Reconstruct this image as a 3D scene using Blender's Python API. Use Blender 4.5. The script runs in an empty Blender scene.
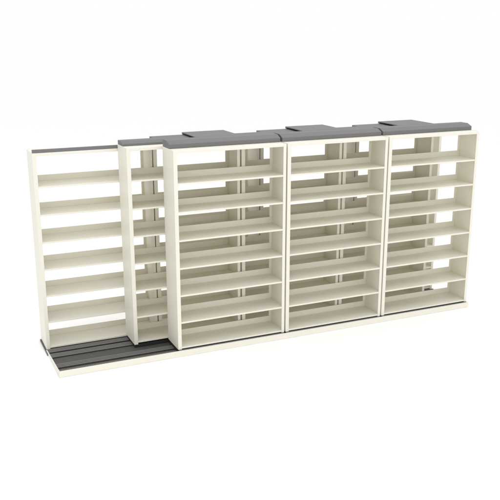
import bpy, bmesh, math
from mathutils import Vector

S = 1.07                      # width of one shelving bay in metres; the plan below is in bay widths
C = bpy.data.collections.new('shelving'); bpy.context.scene.collection.children.link(C)

# plan (bay widths)
H, D, P = 1.6763, 0.2701, 0.2743
SHIFT = 0.6933                # sideways offset of the middle row
FL, RAIL, STEP = 0.0265, 0.0244, 0.2351
ZF = 0.056                    # floor lies this far below the underside of the front cabinets
GAP = 0.0045

# ---------------------------------------------------------------- materials
def mat(name, col, rough=0.5, var=0.03, scale=30, bump=0.0, metal=0.0):
    m = bpy.data.materials.new(name); m.use_nodes = True
    nt = m.node_tree; b = nt.nodes['Principled BSDF']
    b.inputs['Roughness'].default_value = rough
    b.inputs['Metallic'].default_value = metal
    b.inputs['Specular IOR Level'].default_value = 0.35
    tc = nt.nodes.new('ShaderNodeTexCoord')
    n = nt.nodes.new('ShaderNodeTexNoise'); n.inputs['Scale'].default_value = scale
    n.inputs['Detail'].default_value = 5
    nt.links.new(tc.outputs['Object'], n.inputs['Vector'])
    r = nt.nodes.new('ShaderNodeValToRGB')
    r.color_ramp.elements[0].position = 0.3; r.color_ramp.elements[1].position = 0.7
    r.color_ramp.elements[0].color = tuple(c * (1 - var) for c in col) + (1,)
    r.color_ramp.elements[1].color = tuple(min(1, c * (1 + var)) for c in col) + (1,)
    nt.links.new(n.outputs['Fac'], r.inputs['Fac'])
    nt.links.new(r.outputs['Color'], b.inputs['Base Color'])
    if bump:
        n2 = nt.nodes.new('ShaderNodeTexNoise'); n2.inputs['Scale'].default_value = 400
        nt.links.new(tc.outputs['Object'], n2.inputs['Vector'])
        bp = nt.nodes.new('ShaderNodeBump'); bp.inputs['Strength'].default_value = bump
        bp.inputs['Distance'].default_value = 0.0006
        nt.links.new(n2.outputs['Fac'], bp.inputs['Height'])
        nt.links.new(bp.outputs['Normal'], b.inputs['Normal'])
    return m

CREAM = mat('cream_powder_coat', (0.770, 0.746, 0.652), 0.5, 0.008, 6, 0.1)
GREY = mat('grey_cover_enamel', (0.165, 0.165, 0.166), 0.6, 0.01, 8, 0.0)
DARK = mat('charcoal_deck', (0.085, 0.082, 0.078), 0.6, 0.08, 25, 0.2)
RAILM = mat('dark_track_steel', (0.21, 0.207, 0.20), 0.42, 0.05, 40, 0.1)
SLOT = mat('black_track_groove', (0.012, 0.012, 0.012), 0.7, 0.05, 40)
PLINTH = mat('slate_plinth', (0.12, 0.124, 0.132), 0.55, 0.03, 20)
STRIP = mat('grey_carriage_strip', (0.17, 0.17, 0.175), 0.5, 0.03, 20)
BLACK = mat('black_carriage', (0.022, 0.022, 0.023), 0.6, 0.05, 40)
FLOOR = mat('white_floor', (0.995, 0.995, 0.995), 0.9, 0.0, 3)

# ---------------------------------------------------------------- helpers
def box(bm, x0, x1, y0, y1, z0, z1, bev=0.0012):
    """a box in bay widths; edges softened by a small bevel"""
    vs = [bm.verts.new((x * S, y * S, z * S)) for z in (z0, z1) for y in (y0, y1) for x in (x0, x1)]
    idx = [(0, 2, 3, 1), (4, 5, 7, 6), (0, 1, 5, 4), (2, 6, 7, 3), (0, 4, 6, 2), (1, 3, 7, 5)]
    fs = [bm.faces.new([vs[i] for i in f]) for f in idx]
    if bev:
        es = list({e for f in fs for e in f.edges})
        bmesh.ops.bevel(bm, geom=es, offset=bev * S, segments=2, profile=0.5, affect='EDGES')

def prism_x(bm, x0, x1, prof, bev=0.0015):
    """extrude a (y, z) outline along x"""
    a = [bm.verts.new((x0 * S, y * S, z * S)) for y, z in prof]
    b = [bm.verts.new((x1 * S, y * S, z * S)) for y, z in prof]
    n = len(prof); fs = [bm.faces.new(list(reversed(a))), bm.faces.new(b)]
    for i in range(n):
        fs.append(bm.faces.new([a[i], a[(i + 1) % n], b[(i + 1) % n], b[i]]))
    if bev:
        es = list({e for f in fs for e in f.edges})
        bmesh.ops.bevel(bm, geom=es, offset=bev * S, segments=2, profile=0.5, affect='EDGES')

def prism_z(bm, z0, z1, outl, bev=0.0012):
    """extrude an (x, y) outline along z"""
    a = [bm.verts.new((x * S, y * S, z0 * S)) for x, y in outl]
    b = [bm.verts.new((x * S, y * S, z1 * S)) for x, y in outl]
    n = len(outl); fs = [bm.faces.new(list(reversed(a))), bm.faces.new(b)]
    for i in range(n):
        fs.append(bm.faces.new([a[i], a[(i + 1) % n], b[(i + 1) % n], b[i]]))
    if bev:
        es = list({e for f in fs for e in f.edges})
        bmesh.ops.bevel(bm, geom=es, offset=bev * S, segments=2, profile=0.5, affect='EDGES')

def obj(name, bm, m, parent=None):
    bmesh.ops.recalc_face_normals(bm, faces=bm.faces[:])
    for f in bm.faces: f.smooth = False
    me = bpy.data.meshes.new(name); bm.to_mesh(me); bm.free()
    me.materials.append(m)
    o = bpy.data.objects.new(name, me); C.objects.link(o); o.parent = parent
    return o

def empty(name, loc):
    o = bpy.data.objects.new(name, None); C.objects.link(o)
    o.location = Vector(loc) * S; o.empty_display_size = 0.1
    return o

def copy_tree(o, parent=None):
    c = o.copy(); C.objects.link(c); c.parent = parent
    for ch in list(o.children):
        copy_tree(ch, c)
    return c

# ---------------------------------------------------------------- one cabinet
W = 1 - 0.010
FR = 0.032                    # the left upright's flange is a little wider
T = 0.0045                    # sheet thickness

def cabinet_body(root, z0, h, shelves, wd=W):
    """open-backed cabinet standing on local z0, local x 0..W, y 0..D"""
    W = wd
    for side in (0, 1):
        bm = bmesh.new()
        if side == 0:
            out = [(0, 0), (FR, 0), (FR, 0.006), (T, 0.006), (T, D - 0.006), (FR, D - 0.006), (FR, D), (0, D)]
        else:
            out = [(W, D), (W - FL, D), (W - FL, D - 0.006), (W - T, D - 0.006), (W - T, 0.006), (W - FL, 0.006), (W - FL, 0), (W, 0)]
        prism_z(bm, z0, h, out)
        obj('side_panel', bm, CREAM, root)
    bm = bmesh.new()
    a, b = T + 0.0005, W - T - 0.0005
    prism_x(bm, a, b, [(0.0065, h - RAIL), (0.0105, h - RAIL), (0.0105, h - T - .001), (D - 0.0105, h - T - .001),
                       (D - 0.0105, h - RAIL), (D - 0.0065, h - RAIL), (D - 0.0065, h - 0.001), (0.0065, h - 0.001)])
    obj('top_panel', bm, CREAM, root)
    bm = bmesh.new(); box(bm, FR + .0003, W - FL - .0003, 0.0008, 0.0062, h - RAIL, h - 0.0006)
    obj('header_rail', bm, CREAM, root)
    for z in shelves:
        bm = bmesh.new()
        # shelf pan: folded front lip
        prism_x(bm, T + 0.0006, W - T - 0.0006, [(0.0066, z), (0.0102, z), (0.0102, z + 0.0105), (D - 0.0105, z + 0.0105),
                                                  (D - 0.0105, z + 0.0135), (0.0066, z + 0.0135)], 0.0008)
        # the lip between the flanges, flush with the cabinet front
        box(bm, FR + .0003, W - FL - .0003, 0.0014, 0.0064, z, z + 0.0136, 0.0012)
        sh = obj('shelf', bm, CREAM, root)
        bm = bmesh.new()
        box(bm, T + .0006, W - T - .0006, D - 0.0102, D - 0.0066, z + 0.001, z + 0.064, 0.0008)
        obj('back_stop', bm, CREAM, sh)

def shelf_heights(h):
    return [h - RAIL - STEP * (i + 1) - (0.017, 0.015, 0.0135, 0.0135, 0.0135, 0.0135, 0.0)[i] for i in range(7)]

def carriage(root, z0, zt, front):
    bm = bmesh.new(); box(bm, 0.004, W - 0.004, max(front, .001), D - 0.01, z0, zt - 0.001, 0.001)
    c = obj('carriage', bm, BLACK, root)
    if front < 0:
        bm = bmesh.new(); box(bm, 0.006, W - 0.006, front, .0005, z0, zt - 0.0012, 0.0005)
        obj('front_strip', bm, STRIP, c)

DECK = -0.040
ZM = -0.008
# front row cabinet
front = empty('mobile_shelving_unit', (0.995 + GAP / 2, 0, ZF))
cabinet_body(front, 0.0, H, shelf_heights(H))
carriage(front, DECK + .004, 0.0, -0.0105)
def cover(root, y0, y1, zv, zt, yc, x0=0.0, x1=W):
    bm = bmesh.new()
    prism_x(bm, x0 + .003, x1 - .003, [(y0, H + .0006), (y0, H + zv),
                             (yc, H + zt), (y1, H + zt), (y1, H + .0006)], 0.0016)
    return obj('top_cover', bm, GREY, root)
cover(front, 0.112, 0.272, 0.034, 0.0585, 0.172)
# middle row cabinet
middle = empty('mobile_shelving_unit', (SHIFT + 0.004, P, ZF))
cabinet_body(middle, ZM, H, shelf_heights(H), 0.987)
carriage(middle, DECK + .004, ZM, 0.012)
cover(middle, 0.127, 0.270, 0.018, 0.0345, 0.175)
bm = bmesh.new(); box(bm, 0.307, W, 0.2702, 0.376, H + .013, H + .035, .002)
obj('rear_bracket', bm, GREY, middle)
bm = bmesh.new(); box(bm, 0.600, W - .002, 0.024, 0.352, H + .0480, H + .0555, .001); box(bm, 0.600, W - .002, 0.3525, 0.378, H + .0375, H + .0555, .001)
obj('bridge_plate', bm, GREY, middle)
# back row cabinet: fixed, stands straight on the base
ZB = -0.0375; HB = 1.6412
back = empty('fixed_shelving_unit', (GAP / 2, 2 * P, ZF))
cabinet_body(back, ZB, HB, [z - (H - HB) - e for z, e in zip(shelf_heights(H), (.010, .010, .008, .006, .001, -.003, 0))])
bm = bmesh.new(); box(bm, 0.003, W - .001, 0.001, 0.022, HB + .0008, HB + .0265, .0012)
obj('top_channel', bm, GREY, back)

def tag(o, label, cat, group=None, kind=None):
    o['label'] = label; o['category'] = cat
    if group: o['group'] = group
    if kind: o['kind'] = kind

tag(front, 'front row shelving unit at the left end, side panel fully exposed', 'shelving unit', 'front row of mobile shelving units')
fl = ['middle unit of the front row, between the two other front shelving units',
      'right end cream shelving unit of the front row']
for k in (1, 2):
    c = copy_tree(front); c.location.x += (k * 1.0035) * S; tag(c, fl[k - 1], 'shelving unit', 'front row of mobile shelving units')
tag(middle, 'left unit of the second row, half slid out between leftmost and front ones', 'shelving unit', 'second row of mobile shelving units')
ml = ['cream shelving unit of the second row, seen through the first and second front units',
      'rightmost unit of the second row, seen through the right end front unit']
for k in (1, 2):
    c = copy_tree(middle); c.location.x += (k * 1.002) * S; tag(c, ml[k - 1], 'shelving unit', 'second row of mobile shelving units')
tag(back, 'leftmost cream shelving unit, in the back row, open to view behind the bare dark tracks', 'shelving unit', 'back row of fixed shelving units')
bl = ['second back row shelving unit from the left, behind the leftmost front unit',
      'third back row shelving unit from the left, behind the middle front unit',
      'rightmost shelving unit of the back row, behind the right end front unit']
for k in (1, 2, 3):
    c = copy_tree(back); c.location.x += k * S; tag(c, bl[k - 1], 'shelving unit', 'back row of fixed shelving units')

# ---------------------------------------------------------------- track base
base = empty('track_base', (0, 0, ZF))
tag(base, 'long low cream base with charcoal deck and tracks carrying all the shelving', 'track base')
OV = 0.026; BZ = -0.0545; LIP = -0.0030; BY = 2 * P + D
bm = bmesh.new(); box(bm, -0.001, 4.004, -OV, -OV + .0147, BZ, LIP, .003); obj('front_lip', bm, CREAM, base)
bm = bmesh.new(); prism_x(bm, -0.003, 0.007, [(-OV + .015, BZ), (-OV + .015, LIP), (0.08, LIP - .008), (2 * P - .004, -0.0385), (2 * P - .004, BZ)], .001); obj('end_lip', bm, CREAM, base)
bm = bmesh.new(); prism_x(bm, 3.997, 4.0035, [(-OV + .015, BZ), (-OV + .015, LIP), (0.08, LIP - .008), (2 * P - .004, -0.0385), (2 * P - .004, BZ)], .001); obj('end_lip', bm, CREAM, base)
bm = bmesh.new(); box(bm, 0.0075, 3.9965, -OV + .0149, 2 * P - .001, BZ, DECK, .0005); obj('deck', bm, DARK, base)
bm = bmesh.new(); box(bm, -0.002, 4.002, 2 * P + .001, BY - .002, BZ, ZB - .0006, .001); obj('plinth', bm, PLINTH, base)
bm = bmesh.new(); box(bm, -0.0095, -0.0034, 0.45, BY - .002, BZ, -0.0395, .001); obj('end_cap', bm, PLINTH, base)
def track(yc):
    bm = bmesh.new()
    for dy in (-.031, -.0045, .022):
        box(bm, 0.009, 3.994, yc + dy, yc + dy + .009, DECK + .0004, DECK + .011, .0012)
    t = obj('track', bm, RAILM, base)
    bm = bmesh.new()
    for a, b in ((-.044, -.0315), (-.0215, -.005), (.005, .0215), (.0315, .044)):
        box(bm, 0.009, 3.994, max(yc + a, -.0108), min(yc + b, .5472), DECK + .0004, DECK + .003, 0)
    obj('groove', bm, SLOT, t)
for yc in (0.500, 0.385, 0.160, 0.034):
    track(yc)

# ---------------------------------------------------------------- floor
bm = bmesh.new()
R = 400
vs = [bm.verts.new(v) for v in ((-R, -R, 0), (R, -R, 0), (R, R, 0), (-R, R, 0))]; bm.faces.new(vs)
fo = obj('floor', bm, FLOOR); fo.location.z = (BZ + ZF) * S - 0.001
fo['kind'] = 'structure'

# ---------------------------------------------------------------- light
sc = bpy.context.scene
w = bpy.data.worlds.new('World'); sc.world = w; w.use_nodes = True
bg = w.node_tree.nodes['Background']
bg.inputs['Color'].default_value = (1, 1, 1, 1); bg.inputs['Strength'].default_value = 1.0

def area(name, loc, target, size, power):
    l = bpy.data.lights.new(name, 'AREA'); l.shape = 'RECTANGLE'; l.size = size; l.size_y = size * .7
    l.energy = power
    o = bpy.data.objects.new(name, l); C.objects.link(o)
    o.location = loc; o.rotation_euler = (Vector(target) - Vector(loc)).to_track_quat('-Z', 'Y').to_euler()
    return o
area('front_fill', (0.9, -8.5, 2.6), (2.2, 0.3, 0.8), 5, 80).data.color = (0.88, 0.93, 1.0)  # added fill lamp, brightens the bay interiors; cool tint offsets the cream's yellow
area('overhead_fill', (2.1, -1.2, 7.5), (2.1, -1.2, 0), 10, 235)  # added fill lamp, lifts the floor around the base to white

# ---------------------------------------------------------------- camera
cam = bpy.data.cameras.new('Camera'); co = bpy.data.objects.new('Camera', cam); C.objects.link(co)
co.location = Vector((-0.93636, -5.81101, 2.59325 + ZF)) * S
yaw, pitch = -0.41941, -0.27521
co.rotation_euler = (math.pi / 2 + pitch, 0, yaw)
cam.sensor_width = 36; cam.lens = 783.08 / 500 * 36
cam.clip_end = 2000
sc.camera = co
sc.view_settings.view_transform = 'Standard'; sc.view_settings.look = 'None'
sc.view_settings.exposure = 0.0; sc.view_settings.gamma = 1
sc.render.resolution_x = 1024; sc.render.resolution_y = 1024
sc.render.engine = 'CYCLES'
sc.cycles.max_bounces = 12; sc.cycles.diffuse_bounces = 10
